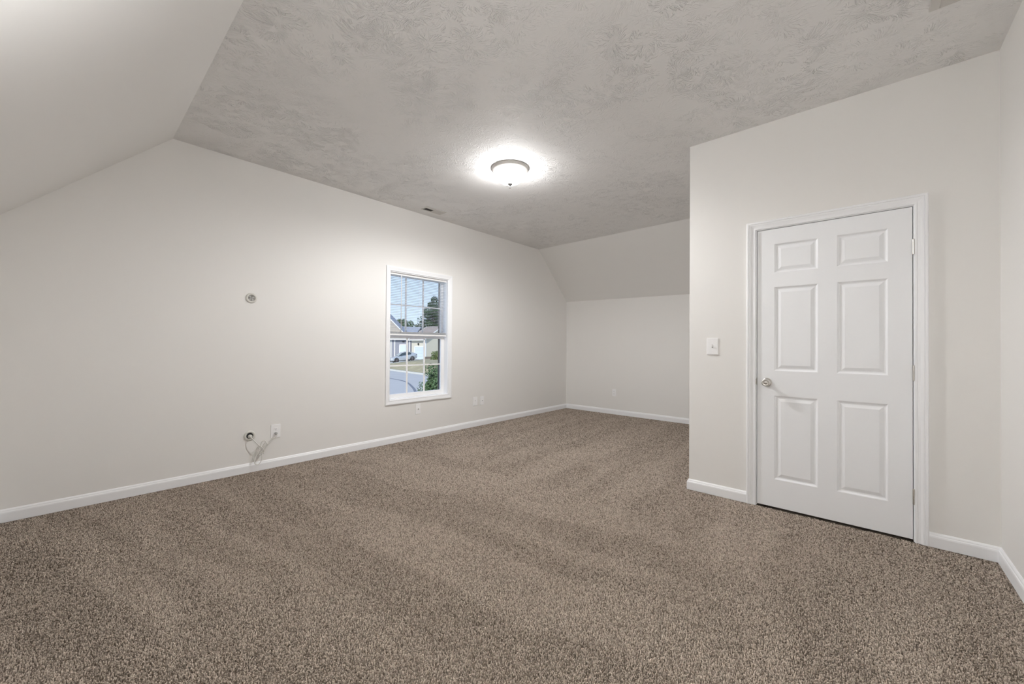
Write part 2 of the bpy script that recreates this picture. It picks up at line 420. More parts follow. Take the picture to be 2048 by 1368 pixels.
# casing, colonial profile (w outward from the reveal, t off the wall)
CP = [(0, 0), (0, 0.008), (0.004, 0.011), (0.011, 0.011), (0.0125, 0.009), (0.016, 0.0095), (0.026, 0.012), (0.034, 0.0155), (0.041, 0.0165), (0.043, 0.0140), (0.0445, 0.0140), (0.046, 0.0180), (0.055, 0.0185), (0.0595, 0.0150), (0.0595, 0)]
c0, c1, cz = jx0-0.004, jx1+0.004, jz+0.004
bm = bmesh.new()
sweep(bm, CP, lambda w, t: [(c0-w, D-t, 0), (c0-w, D-t, cz+w), (c1+w, D-t, cz+w), (c1+w, D-t, 0)])
obj('door_casing', bm, M_trim, door)
# leaf with six raised panels
leaf0, leaf1, lz0, lz1 = DX0, DX1, 0.014, DZ
cols = [(-0.485, -0.232), (-0.130, 0.119)]; rows = [(0.216, 0.826), (1.008, 1.622), (1.727, 1.938)]
bm = bmesh.new()
FY = D + 0.003
xs = sorted({leaf0, leaf1} | {v for c in cols for v in c}); zs = sorted({lz0, lz1} | {v for r in rows for v in r})
def rect_ring(bm, r0, y0, r1, y1):
    a = [bm.verts.new((r0[0], y0, r0[2])), bm.verts.new((r0[1], y0, r0[2])), bm.verts.new((r0[1], y0, r0[3])), bm.verts.new((r0[0], y0, r0[3]))]
    b = [bm.verts.new((r1[0], y1, r1[2])), bm.verts.new((r1[1], y1, r1[2])), bm.verts.new((r1[1], y1, r1[3])), bm.verts.new((r1[0], y1, r1[3]))]
    for k in range(4): bm.faces.new((a[k], a[(k+1) % 4], b[(k+1) % 4], b[k]))
for i in range(len(xs)-1):
    for j in range(len(zs)-1):
        a = (xs[i], xs[i+1], zs[j], zs[j+1])
        if (xs[i], xs[i+1]) in cols and (zs[j], zs[j+1]) in rows:
            lv = [(0, 0), (0.005, 0.0035), (0.010, 0.0085), (0.0165, 0.0095), (0.020, 0.0090), (0.038, 0.0030), (0.041, 0.0022)]
            for (i0, d0), (i1, d1) in zip(lv, lv[1:]):
                rect_ring(bm, (a[0]+i0, a[1]-i0, a[2]+i0, a[3]-i0), FY+d0, (a[0]+i1, a[1]-i1, a[2]+i1, a[3]-i1), FY+d1)
            i0, d0 = lv[-1]; a = (a[0]+i0, a[1]-i0, a[2]+i0, a[3]-i0); yy = FY+d0
        else: yy = FY
        bm.faces.new([bm.verts.new(p) for p in ((a[0], yy, a[2]), (a[1], yy, a[2]), (a[1], yy, a[3]), (a[0], yy, a[3]))])
bmesh.ops.remove_doubles(bm, verts=bm.verts, dist=1e-5)
BY = D + 0.038
f0 = [bm.verts.new(p) for p in ((leaf0, BY, lz0), (leaf1, BY, lz0), (leaf1, BY, lz1), (leaf0, BY, lz1))]
bm.faces.new(f0)
fr_ = [bm.verts.new(p) for p in ((leaf0, FY, lz0), (leaf1, FY, lz0), (leaf1, FY, lz1), (leaf0, FY, lz1))]
for k in range(4): bm.faces.new((fr_[k], fr_[(k+1) % 4], f0[(k+1) % 4], f0[k]))
leaf = obj('door_leaf', bm, M_door, door)
# knob
KX, KZc = -0.530, 0.921
bm = bmesh.new(); lathe(bm, [(0, 0), (0.031, 0), (0.0325, 0.002), (0.0325, 0.004), (0.029, 0.008), (0.020, 0.011), (0.013, 0.013), (0.012, 0.030)], (KX, FY, KZc), (0, -1, 0))
rose = obj('door_knob', bm, M_nickel, door, smooth=True)
bm = bmesh.new(); lathe(bm, [(0.012, 0.026), (0.014, 0.030), (0.022, 0.035), (0.0265, 0.042), (0.0275, 0.050), (0.026, 0.057), (0.0225, 0.0615), (0.019, 0.0625), (0.0175, 0.0605), (0.010, 0.0600), (0.009, 0.0615), (0, 0.0615)], (KX, FY, KZc), (0, -1, 0))
obj('knob_grip', bm, M_nickel, rose, smooth=True)
bm = bmesh.new(); box(bm, (jx0-0.0015, D-0.001, KZc-0.024), (jx0+0.0012, D+0.020, KZc+0.030)); box(bm, (jx0-0.006, D-0.0088, KZc-0.016), (jx0+0.0010, D, KZc+0.022))
obj('strike_plate', bm, M_nickel, door)
for z0 in (1.757, 0.983, 0.230):
    bm = bmesh.new()
    xh = DX1 + 0.004; yh = D - 0.006
    for k in range(5):
        za = z0 + k*0.0178
        lathe(bm, [(0, 0), (0.0055, 0), (0.0055, 0.0170), (0, 0.0170)], (xh, yh, za), (0, 0, 1), 16)
    lathe(bm, [(0, 0), (0.0045, 0), (0.0045, 0.003), (0, 0.0045)], (xh, yh, z0+0.089), (0, 0, 1), 16)
    lathe(bm, [(0, 0), (0.0035, 0), (0.0035, 0.093), (0, 0.093)], (xh, yh, z0-0.002), (0, 0, 1), 12)
    box(bm, (xh-0.0015, yh, z0), (xh+0.0015, D+0.02, z0+0.089))
    obj('hinge', bm, M_nickel, door)

# ------------------------------------------------------------------ window
win = empty('window_1', (-A, WY0, WZ0), kind='structure')
WP = [(0, 0), (0, 0.010), (0.004, 0.0125), (0.010, 0.0125), (0.012, 0.0110), (0.030, 0.0150), (0.038, 0.0170), (0.046, 0.0180), (0.054, 0.0160), (0.054, 0)]
def win_casing(w, t):
    y0, y1, z0, z1 = WY0+0.008, WY1-0.002, WZ0+0.004, WZ1-0.002
    return [(-A+t, y0-w, z0-w), (-A+t, y0-w, z1+w), (-A+t, y1+w, z1+w), (-A+t, y1+w, z0-w)]
bm = bmesh.new(); sweep(bm, WP, win_casing, closed=True); obj('window_casing', bm, M_trim, win)
# jamb liner + sill board
bm = bmesh.new(); e = 0.012; XI = -A-0.15
box(bm, (XI, WY0, WZ0), (-A+0.001, WY0+e, WZ1)); box(bm, (XI, WY1-e, WZ0), (-A+0.001, WY1, WZ1)); box(bm, (XI, WY0+e, WZ1-e), (-A+0.001, WY1-e, WZ1)); box(bm, (XI, WY0+e, WZ0), (-A+0.001, WY1-e, WZ0+e))
obj('window_frame', bm, M_trim, win)
iy0, iy1, iz0, iz1 = WY0+e, WY1-e, WZ0+e, WZ1-e
def sash(name, xf, xb, y0, y1, z0, z1, st, rb, rtop, my, mz, gx):
    bm = bmesh.new()
    box(bm, (xb, y0, z0), (xf, y0+st[0], z1)); box(bm, (xb, y1-st[1], z0), (xf, y1, z1))
    box(bm, (xb, y0+st[0], z0), (xf, y1-st[1], z0+rb)); box(bm, (xb, y0+st[0], z1-rtop), (xf, y1-st[1], z1))
    s = obj(name, bm, M_vinyl, win, bevel=0.0025)
    gy0, gy1, gz0, gz1 = y0+st[0], y1-st[1], z0+rb, z1-rtop
    bm = bmesh.new()
    for y in my: box(bm, (gx-0.004, y-0.011, gz0), (gx+0.004, y+0.011, gz1))
    ys = [gy0] + [v for y in my for v in (y-0.011, y+0.011)] + [gy1]
    for k in range(0, len(ys), 2): box(bm, (gx-0.004, ys[k], mz-0.0085), (gx+0.004, ys[k+1], mz+0.0085))
    obj('muntin_bars', bm, M_vinyl, s)
    bm = bmesh.new(); vs_ = [bm.verts.new(p) for p in ((gx-0.006, gy0-0.004, gz0-0.004), (gx-0.006, gy1+0.004, gz0-0.004), (gx-0.006, gy1+0.004, gz1+0.004), (gx-0.006, gy0-0.004, gz1+0.004))]
    bm.faces.new(vs_); obj('glass_pane', bm, M_glass, s)
sash('lower_sash', -A-0.075, -A-0.105, iy0, iy1, iz0, 1.302, (0.035, 0.050), 0.050, 0.039, (2.837, 3.098), 0.920, -A-0.090)
sash('upper_sash', -A-0.107, -A-0.137, iy0, iy1, 1.262, iz1, (0.035, 0.032), 0.040, 0.030, (2.834, 3.096), 1.677, -A-0.122)
# outer screen track, dark bronze edge on the far side
M_track = mat('bronze_screen_frame', (0.17, 0.15, 0.135), 0.6)
bm = bmesh.new(); box(bm, (-A-0.149, iy0, iz0), (-A-0.139, iy0+0.020, iz1)); box(bm, (-A-0.149, iy1-0.045, iz0), (-A-0.139, iy1, iz1)); 
obj('screen_frame', bm, M_track, win)
bm = bmesh.new(); box(bm, (-A-0.080, 2.96, 1.302), (-A-0.098, 3.01, 1.312)); obj('sash_lock', bm, M_vinyl, win, bevel=0.002)

# ------------------------------------------------------------------ blind
blind = empty('window_blind', (-A-0.03, (iy0+iy1)/2, iz1), 'white horizontal mini blind raised to half height inside the window frame', 'window blind')
by0, by1 = iy0+0.006, iy1-0.006
bxc = -A-0.036
obj('headrail', bx((bxc-0.014, by0, iz1-0.026), (bxc+0.014, by1, iz1)), M_blind, blind, bevel=0.0015)
bm = bmesh.new()
z = iz1-0.040; NZ = []
while z > 1.350: NZ.append(z); z -= 0.0203
for z in NZ:
    prof = [(-0.0125, -0.0006), (-0.006, 0.0009), (0, 0.0014), (0.006, 0.0009), (0.0125, -0.0006)]
    top = [(bxc+px_, z+pz) for px_, pz in prof]; bot = [(bxc+px_, z+pz-0.0005) for px_, pz in reversed(prof)]
    pts = top + bot
    a = [bm.verts.new((p[0], by0+0.002, p[1])) for p in pts]; b = [bm.verts.new((p[0], by1-0.002, p[1])) for p in pts]
    n = len(pts)
    for k in range(n): bm.faces.new((a[k], a[(k+1) % n], b[(k+1) % n], b[k]))
    bm.faces.new(a); bm.faces.new(list(reversed(b)))
for k in range(14):                           # slats gathered on the bottom rail
    z = 1.3135 + k*0.0019
    box(bm, (bxc-0.0125, by0+0.002, z), (bxc+0.0125, by1-0.002, z+0.0012))
obj('slats', bm, M_slat, blind)
obj('bottom_rail', bx((bxc-0.013, by0, 1.292), (bxc+0.013, by1, 1.312)), M_blind, blind, bevel=0.003)
for y in (2.66, 2.975, 3.29):
    bm = bmesh.new()
    tube(bm, [(bxc+0.0135, y, iz1-0.02), (bxc+0.0135, y, 1.305)], 0.0007, 6); tube(bm, [(bxc-0.0135, y, iz1-0.02), (bxc-0.0135, y, 1.305)], 0.0007, 6)
    obj('ladder_cord', bm, M_blind, blind)
bm = bmesh.new(); tube(bm, [(bxc+0.020, 2.70, iz1-0.022), (bxc+0.022, 2.70, iz1-0.05), (bxc+0.022, 2.70, 1.33)], 0.0048, 8)
obj('tilt_wand', bm, M_blind, blind, smooth=True)

# ------------------------------------------------------------------ wall plates
def frame_for(pos, nrm):
    n = Vector(nrm); u = Vector((0, 0, 1)); s = u.cross(n)      # s: sideways
    return Vector(pos), n, s, u
def lbox(bm, fr_, s0, s1, z0, z1, n0, n1):
    o, n, s, u = fr_
    vs_ = [bm.verts.new(o + s*a + u*b + n*c) for c in (n0, n1) for a, b in ((s0, z0), (s1, z0), (s1, z1), (s0, z1))]
    for f in ((3,2,1,0),(4,5,6,7),(0,1,5,4),(1,2,6,5),(2,3,7,6),(3,0,4,7)): bm.faces.new([vs_[i] for i in f])
def ldisc(bm, fr_, s, z, prof, n=20):
    o, nn, ss, u = fr_; lathe(bm, prof, o + ss*s + u*z, nn, n)
def wall_plate(name, pos, nrm, label, cat, kind, w=0.080, h=0.128, group=None):
    t = empty(name, pos, label, cat, group); fr_ = frame_for(pos, nrm)
    bm = bmesh.new(); lbox(bm, fr_, -w/2, w/2, -h/2, h/2, 0, 0.0065); obj('cover_plate', bm, M_plate, t, bevel=0.003, seg=3)
    if kind == 'duplex':
        for zc in (0.0195, -0.0195):
            bm = bmesh.new(); lbox(bm, fr_, -0.0168, 0.0168, zc-0.0142, zc+0.0142, 0.006, 0.0085)
            rc = obj('receptacle', bm, M_plate, t, bevel=0.004, seg=3)
            bm = bmesh.new()
            lbox(bm, fr_, -0.0080, -0.0056, zc-0.002, zc+0.007, 0.0084, 0.0088); lbox(bm, fr_, 0.0056, 0.0080, zc-0.001, zc+0.006, 0.0084, 0.0088)
            ldisc(bm, fr_, 0, zc-0.008, [(0, 0.0084), (0.0027, 0.0084), (0.0027, 0.0088), (0, 0.0088)], 12)
            obj('slots', bm, M_slot, rc)
        bm = bmesh.new(); ldisc(bm, fr_, 0, 0, [(0.0035, 0.006), (0.0035, 0.0078), (0, 0.0082)]); obj('screw', bm, M_plate, t)
    elif kind == 'coax':
        bm = bmesh.new(); ldisc(bm, fr_, 0, 0, [(0.0075, 0.006), (0.0075, 0.0095), (0.0048, 0.0095), (0.0048, 0.017), (0.0040, 0.017)], 6)
        obj('cable_jack', bm, M_nickel, t)
        bm = bmesh.new(); ldisc(bm, fr_, 0, 0, [(0.0041, 0.010), (0.0041, 0.0172), (0, 0.0172)]); obj('jack_socket', bm, M_slot, t)
        for zc in (h*0.33, -h*0.33):
            bm = bmesh.new(); ldisc(bm, fr_, 0, zc, [(0.0032, 0.006), (0.0032, 0.0072), (0, 0.0076)]); obj('screw', bm, M_plate, t)
    elif kind == 'phone':
        bm = bmesh.new(); lbox(bm, fr_, -0.017, 0.017, -0.034, 0.034, 0.006, 0.0080); obj('insert', bm, M_plate, t, bevel=0.001)
        bm = bmesh.new(); lbox(bm, fr_, -0.006, 0.006, 0.004, 0.013, 0.0079, 0.0083); obj('jack_socket', bm, M_plug, t)
    elif kind == 'toggle':
        bm = bmesh.new(); lbox(bm, fr_, -0.0055, 0.0055, -0.0125, 0.0125, 0.006, 0.0078); obj('toggle_slot', bm, M_plug, t)
        o, n, s, u = fr_
        bm = bmesh.new(); a = [o+s*x+u*z_+n*0.006 for x, z_ in ((-0.0045, -0.007), (0.0045, -0.007), (0.0045, 0.005), (-0.0045, 0.005))]
        b_ = [o+s*x+u*z_+n*0.020 for x, z_ in ((-0.0035, 0.004), (0.0035, 0.004), (0.0035, 0.011), (-0.0035, 0.011))]
        va = [bm.verts.new(p) for p in a]; vb = [bm.verts.new(p) for p in b_]; bm.faces.new(va); bm.faces.new(vb)
        for k in range(4): bm.faces.new((va[k], va[(k+1) % 4], vb[(k+1) % 4], vb[k]))
        obj('toggle', bm, M_plate, t, bevel=0.001)
        for zc in (0.030, -0.030):
            bm = bmesh.new(); ldisc(bm, fr_, 0, zc, [(0.0032, 0.006), (0.0032, 0.0072), (0, 0.0076)]); obj('screw', bm, M_plate, t)
    return t
wall_plate('light_switch', (-0.901, D, 1.184), (0, -1, 0), 'white toggle light switch on the wall left of the panelled door', 'light switch', 'toggle', 0.084, 0.134)
wall_plate('power_outlet', (-A, 1.326, 0.344), (1, 0, 0), 'white power outlet with a cord plugged into its lower socket', 'power outlet', 'duplex', 0.083, 0.128)
wall_plate('cable_outlet', (-A, 2.946, 0.368), (1, 0, 0), 'white wall plate with one round cable jack directly under the window', 'cable outlet', 'coax', 0.074, 0.130)
wall_plate('phone_outlet', (-A, 3.930, 0.364), (1, 0, 0), 'plain white wall plate right of the window, left one of the close pair', 'wall plate', 'phone', 0.084, 0.126)
wall_plate('cable_outlet', (-A, 4.067, 0.361), (1, 0, 0), 'white plate with dark jack right of the window, nearest the far corner', 'cable outlet', 'coax', 0.070, 0.124)
wall_plate('power_outlet', (-3.216, L, 0.374), (0, -1, 0), 'small white power outlet alone on the far knee wall', 'power outlet', 'duplex', 0.070, 0.124)

# ------------------------------------------------------------------ cable pass-through rings and cord
def grommet(pos, label, closed):
    t = empty('cable_grommet', pos, label, 'cable grommet', 'round cable grommets on the window wall'); p = Vector(pos)
    bm = bmesh.new(); lathe(bm, [(0.046, 0), (0.047, 0.003), (0.044, 0.008), (0.038, 0.011), (0.031, 0.0105), (0.0275, 0.007), (0.0265, 0.000)], p, (1, 0, 0), 40)
    obj('ring', bm, M_grom, t, smooth=True)
    if closed:
        bm = bmesh.new()
        lathe(bm, [(0.0268, 0.0005), (0.0268, 0.004), (0, 0.0045)], p, (1, 0, 0), 32); obj('bristle_disc', bm, M_brush, t)
        for a in (0.4, 2.3, 3.9, 5.3):
            bm = bmesh.new(); d = Vector((0, math.cos(a), math.sin(a))); e_ = Vector((0, -math.sin(a), math.cos(a)))
            prism(bm, [p+Vector((0.0045, 0, 0))+d*0.004+e_*0.003, p+Vector((0.0045, 0, 0))+d*0.024+e_*0.009, p+Vector((0.0045, 0, 0))+d*0.024-e_*0.009, p+Vector((0.0045, 0, 0))+d*0.004-e_*0.003], (0.0012, 0, 0))
            obj('flap', bm, M_plug, t)
    else:
        bm = bmesh.new(); lathe(bm, [(0.0268, 0.0005), (0.0268, 0.002), (0, 0.002)], p, (1, 0, 0), 32); obj('hole', bm, M_slot, t)
        bm = bmesh.new(); lathe(bm, [(0, 0.0018), (0.017, 0.002), (0.018, 0.012), (0.013, 0.020), (0.006, 0.026), (0, 0.026)], p + Vector((0, 0.002, -0.006)), (1, 0, 0), 24); obj('cord_gland', bm, M_grom, t, smooth=True)
grommet((-A, 1.113, 1.600), 'round cable grommet alone at eye height on the window wall', True)
grommet((-A, 1.112, 0.334), 'round cable grommet near the baseboard with white cord coming out', False)
CORD = [(-4.19,1.1135,0.328),(-4.177, 1.113, 0.327), (-4.158, 1.134, 0.295), (-4.152, 1.164, 0.255), (-4.152, 1.19, 0.229), (-4.158, 1.208, 0.204), (-4.162, 1.216, 0.178), (-4.167, 1.211, 0.155), (-4.167, 1.194, 0.146), (-4.172, 1.178, 0.156), (-4.172, 1.173, 0.173), (-4.177, 1.181, 0.187), (-4.182, 1.199, 0.201), (-4.177, 1.211, 0.223), (-4.172, 1.22, 0.245), (-4.167, 1.231, 0.26), (-4.162, 1.240, 0.251), (-4.162, 1.238, 0.234), (-4.167, 1.227, 0.203), (-4.167, 1.211, 0.174), (-4.162, 1.2, 0.144), (-4.158, 1.199, 0.113), (-4.158, 1.187, 0.083), (-4.158, 1.167, 0.069), (-4.162, 1.148, 0.077), (-4.167, 1.142, 0.1), (-4.172, 1.152, 0.134), (-4.177, 1.173, 0.175), (-4.182, 1.192, 0.211), (-4.182, 1.196, 0.244), (-4.177, 1.205, 0.268), (-4.172, 1.222, 0.276), (-4.167, 1.241, 0.259), (-4.167, 1.245, 0.237), (-4.172, 1.233, 0.21), (-4.172, 1.204, 0.179), (-4.177, 1.173, 0.151), (-4.177, 1.15, 0.12), (-4.177, 1.138, 0.104), (-4.177, 1.134, 0.132), (-4.177, 1.145, 0.18), (-4.177, 1.167, 0.225), (-4.182, 1.186, 0.199), (-4.177, 1.21, 0.163), (-4.172, 1.225, 0.193), (-4.172, 1.237, 0.224), (-4.177, 1.256, 0.252), (-4.177, 1.277, 0.269), (-4.167, 1.300, 0.285), (-4.160, 1.318, 0.302), (-4.162, 1.3255, 0.316), (-4.168, 1.326, 0.3225)]
cordt = empty('looped_cable', CORD[0], 'white power cable bundled in loops between the lower grommet and the outlet', 'cable')
bm = bmesh.new(); tube(bm, catmull(CORD, 5), 0.0037, 8); obj('cord', bm, M_cord, cordt, smooth=True)
bm = bmesh.new(); pz = 0.344-0.0195
lathe(bm, [(0, 0), (0.0125, 0), (0.0135, 0.004), (0.0125, 0.016), (0.007, 0.026), (0.0045, 0.034), (0, 0.034)], (-A+0.0087, 1.326, pz), (1, 0, -0.12), 16)
obj('plug', bm, M_plug, cordt, smooth=True)
bm = bmesh.new(); tube(bm, catmull([(-4.180, 1.190, 0.150), (-4.160, 1.178, 0.166), (-4.150, 1.190, 0.178), (-4.158, 1.212, 0.172), (-4.176, 1.216, 0.160), (-4.184, 1.200, 0.150), (-4.180, 1.188, 0.150)], 4), 0.0022, 6)
obj('cord_tie', bm, M_cord, cordt, smooth=True)

# ------------------------------------------------------------------ ceiling lamp
LX, LY = -2.485, 2.750
lamp = empty('ceiling_lamp', (LX, LY, H), 'lit flush ceiling lamp with frosted glass bowl and grey metal rim', 'ceiling lamp')
dn = (0, 0, -1)
bm = bmesh.new(); lathe(bm, [(0, 0), (0.176, 0), (0.178, 0.004), (0.177, 0.010), (0.170, 0.014), (0.172, 0.018), (0.163, 0.026), (0.152, 0.034), (0.147, 0.038), (0.143, 0.038), (0.143, 0.030), (0, 0.030)], (LX, LY, H), dn, 72)
obj('lamp_rim', bm, M_lamp_metal, lamp, smooth=True)
bm = bmesh.new(); pr = [(0.142, 0.031)]
for k in range(0, 17):
    a = k/16*math.pi/2; pr.append((0.1425*math.cos(a)**0.85 if k < 16 else 0, 0.038 + 0.108*math.sin(a)))
lathe(bm, pr, (LX, LY, H), dn, 72); obj('glass_bowl', bm, M_glow, lamp, smooth=True)
bm = bmesh.new(); lathe(bm, [(0, 0.140), (0.024, 0.142), (0.026, 0.146), (0.022, 0.153), (0.010, 0.162), (0.005, 0.166), (0.004, 0.174), (0.0075, 0.179), (0.0075, 0.184), (0, 0.188)], (LX, LY, H), dn, 32)
obj('finial', bm, M_finial, lamp, smooth=True)
ld = bpy.data.lights.new('ceiling_lamp_bulb', 'SPOT'); ld.energy = LAMP_POWER; ld.spot_size = math.pi; ld.spot_blend = 0.5; ld.shadow_soft_size = 0.004; ld.color = (1.0, 0.992, 0.985)
lo = bpy.data.objects.new('ceiling_lamp_bulb', ld); COL.objects.link(lo); lo.parent = lamp; lo.location = (0, 0, -0.194)

# ------------------------------------------------------------------ ceiling registers
def register(x0, x1, y0, y1, ax0, ax1, label):
    t = empty('air_vent', ((x0+x1)/2, (y0+y1)/2, H), label, 'air vent', 'ceiling air vents'); ym = (y0+y1)/2
    z1 = H-0.008; fy = 0.020; mid = 0.008
    bm = bmesh.new()
    box(bm, (x0, y0, z1), (ax0, y1, H-0.0005)); box(bm, (ax1, y0, z1), (x1, y1, H-0.0005)); box(bm, (ax0, y0, z1), (ax1, y0+fy, H-0.0005)); box(bm, (ax0, y1-fy, z1), (ax1, y1, H-0.0005)); box(bm, (ax0, ym-mid, z1), (ax1, ym+mid, H-0.0005))
    obj('vent_frame', bm, M_vent, t, bevel=0.002)
    obj('duct_opening', bx((ax0-0.002, y0+fy-0.002, H-0.002), (ax1+0.002, y1-fy+0.002, H-0.0006)), M_duct, t)
    for ya, yb, tilt in ((y0+fy, ym-mid, 1), (ym+mid, y1-fy, -1)):
        bm = bmesh.new(); n = 9
        for k in range(n):
            yc = ya + (k+0.5)/n*(yb-ya); dy = 0.0045*tilt
            vs_ = [(ax0, yc-dy-0.0005, z1), (ax0, yc-dy+0.0005, z1), (ax0, yc+dy+0.0005, H-0.002), (ax0, yc+dy-0.0005, H-0.002)]
            prism(bm, vs_, (ax1-ax0, 0, 0))
        obj('louvers', bm, M_vent, t)
register(-4.045, -3.912, 2.850, 3.140, -4.030, -3.962, 'small slotted ceiling air vent close to the window wall')
register(0.245, 0.385, 2.515, 2.812, 0.281, 0.350, 'ceiling air vent at the top edge above the door')

# ------------------------------------------------------------------ outside: a street seen through the window
def S(lat, dep, z=0.0):
    """street frame: lat to the right, dep straight out, both along the ground; turned with the street"""
    return Vector((lat*math.cos(YAW) - dep*math.sin(YAW), lat*math.sin(YAW) + dep*math.cos(YAW), z))
M_grass = mat('dry_lawn', (0.34, 0.30, 0.19), 0.95, var=(1.5, 0.35), bump=(8, 0.5, 0.05))
M_street = mat('pale_asphalt', (0.45, 0.44, 0.43), 0.85, var=(0.5, 0.08))
M_conc = mat('pale_concrete', (0.62, 0.62, 0.58), 0.85, var=(2, 0.08))
M_tar = mat('tar_seam', (0.17, 0.18, 0.21), 0.8)
M_grey = mat('grey_lap_siding', (0.27, 0.28, 0.33), 0.7)
M_cream = mat('cream_siding', (0.62, 0.59, 0.50), 0.7)
M_white = mat('white_house_trim', (0.78, 0.79, 0.80), 0.6)
M_gdoor = mat('white_garage_door', (0.60, 0.68, 0.76), 0.55)
M_rgrey = mat('grey_shingles', (0.30, 0.32, 0.37), 0.9, var=(4, 0.15))
M_rbrown = mat('brown_shingles', (0.30, 0.25, 0.22), 0.9, var=(4, 0.15))
M_tan = mat('tan_shake_siding', (0.42, 0.38, 0.33), 0.8)
M_found = mat('brown_foundation', (0.22, 0.18, 0.15), 0.9, var=(6, 0.2))
M_leafd = mat('dark_leaves', (0.045, 0.085, 0.035), 0.7, var=(3, 0.45))
M_leafm = mat('mid_green_leaves', (0.085, 0.15, 0.06), 0.65, var=(4, 0.4))
M_leafl = mat('light_green_leaves', (0.16, 0.21, 0.08), 0.65, var=(4, 0.4))
M_bark = mat('tree_bark', (0.10, 0.075, 0.055), 0.9)

def curb_dep(lat): return 43.7 + (-9.6 - lat)*1.206      # the kerb runs off to the left and away
def ground(lat, dep):                        # the lots rise gently from the kerb to the houses
    t = min(1, max(0, (dep - max(18, curb_dep(lat)))/4.5)); t = t*t*(3-2*t)
    return -2.06*(1-t) + t*(-1.33 + 0.109*(min(-13, max(-22, lat)) + 15.6))
def grid(bm, P):
    g = [[bm.verts.new(p) for p in r] for r in P]
    for a, b in zip(g, g[1:]):
        for k in range(len(a)-1): bm.faces.new((a[k], a[k+1], b[k+1], b[k]))
lats = [-40 + 1.5*k for k in range(33)]
bm = bmesh.new(); prism(bm, [S(-40, 5.5, -2.2), S(10, 5.5, -2.2), S(10, 26, -2.2), S(-40, 82, -2.2)], (0, 0, -0.3))
street = struct('street', bm, M_street); street['label'] = 'pale grey asphalt street outside the window'
bm = bmesh.new()
seam = catmull([S(-13.5, 41.0), S(-12.1, 39.2), S(-10.65, 37.5), S(-9.3, 35.1), S(-7.9, 31.4), S(-7.2, 29.3), S(-6.4, 26.5)], 4)
for a, b in zip(seam, seam[1:]):
    a, b = a + Vector((0, 0, -2.197)), b + Vector((0, 0, -2.197))
    d_ = (b-a).normalized(); w_ = Vector((-d_.y, d_.x, 0))*0.10
    prism(bm, [a-w_, b-w_, b+w_, a+w_], (0, 0, 0.006))
obj('tar_seam', bm, M_tar, street)
bm = bmesh.new()
grid(bm, [[S(la, max(18, curb_dep(la)) + k, ground(la, max(18, curb_dep(la)) + k)) for la in lats] for k in [0.35, 1, 1.7, 2.4, 3.2, 4, 5, 7, 10, 14, 20, 30, 50]])
lawn = struct('lawn', bm, M_grass); lawn['label'] = 'dry green and tan lawn rising from the kerb to the houses'
bm = bmesh.new()
for la0, la1 in zip(lats, lats[1:]):
    a, b = S(la0, max(18, curb_dep(la0)), -2.25), S(la1, max(18, curb_dep(la1)), -2.25); back = S(0, 0.75)
    prism(bm, [a, b, b+back, a+back], (0, 0, 0.21))
curb = struct('curb', bm, M_conc); curb['label'] = 'pale concrete kerb between street and lawn'
bm = bmesh.new()
grid(bm, [[S(la, d0 + (d1-d0)*k/6, ground(la, d0 + (d1-d0)*k/6) + 0.03) for la, d0, d1 in ((-22, 57.6, 67.5), (-20, 57.0, 67.5), (-18.6, 56.4, 67.5), (-17.3, 55.9, 67.5), (-16.0, 57.0, 67.0), (-14.6, 58.7, 65.0), (-13.9, 60.0, 64.2))] for k in range(7)])
dw = struct('driveway', bm, M_conc); dw['label'] = 'pale concrete driveway under the parked silver car'

def house_box(bm, o, eu, ev, u0, u1, v0, v1, z0, z1):
    prism(bm, [o+eu*u0+ev*v0+Vector((0, 0, z0)), o+eu*u1+ev*v0+Vector((0, 0, z0)), o+eu*u1+ev*v1+Vector((0, 0, z0)), o+eu*u0+ev*v1+Vector((0, 0, z0))], (0, 0, z1-z0))
Z = lambda z: Vector((0, 0, z))
# cream house, corner towards us, ridge parallel to the garage front
o1 = S(-14.15, 64.5); c45 = math.cos(math.radians(45))
eu = S(-c45, c45); ev = S(c45, c45)          # eu: along the garage front (left, away); ev: along the gable end
W1, V1 = 4.3, 6.3
h1 = empty('house', o1 + Z(-1.2), 'cream house with white garage door and brown roof across the street', 'house', 'houses across the street')
bm = bmesh.new(); house_box(bm, o1, eu, ev, 0, W1, 0, V1, -0.80, 2.15)
prism(bm, [o1+Z(2.15), o1+ev*V1+Z(2.15), o1+ev*V1/2+Z(4.15)], eu*W1)
obj('wall', bm, M_cream, h1)
bm = bmesh.new(); house_box(bm, o1, eu, ev, 0.02, W1-0.02, 0.02, V1-0.02, -1.6, -0.79); obj('foundation', bm, M_found, h1)
bm = bmesh.new()
for v0 in (-0.45, V1+0.45):
    prism(bm, [o1-eu*0.35+ev*v0+Z(1.98), o1-eu*0.35+ev*V1/2+Z(4.25), o1+eu*(W1+0.3)+ev*V1/2+Z(4.25), o1+eu*(W1+0.3)+ev*v0+Z(1.98)], (0, 0, 0.10))
obj('roof', bm, M_rbrown, h1)
bm = bmesh.new()
for u_ in (-0.40, W1+0.30):
    for v0 in (-0.5, V1+0.5): prism(bm, [o1+eu*u_+ev*v0+Z(1.88), o1+eu*u_+ev*V1/2+Z(4.20), o1+eu*u_+ev*V1/2+Z(4.40), o1+eu*u_+ev*v0+Z(2.08)], eu*0.06)
house_box(bm, o1, eu, ev, -0.35, W1+0.3, -0.50, -0.44, 1.86, 2.04)
house_box(bm, o1, eu, ev, -0.04, 0.14, -0.04, 0.14, -0.80, 2.1)
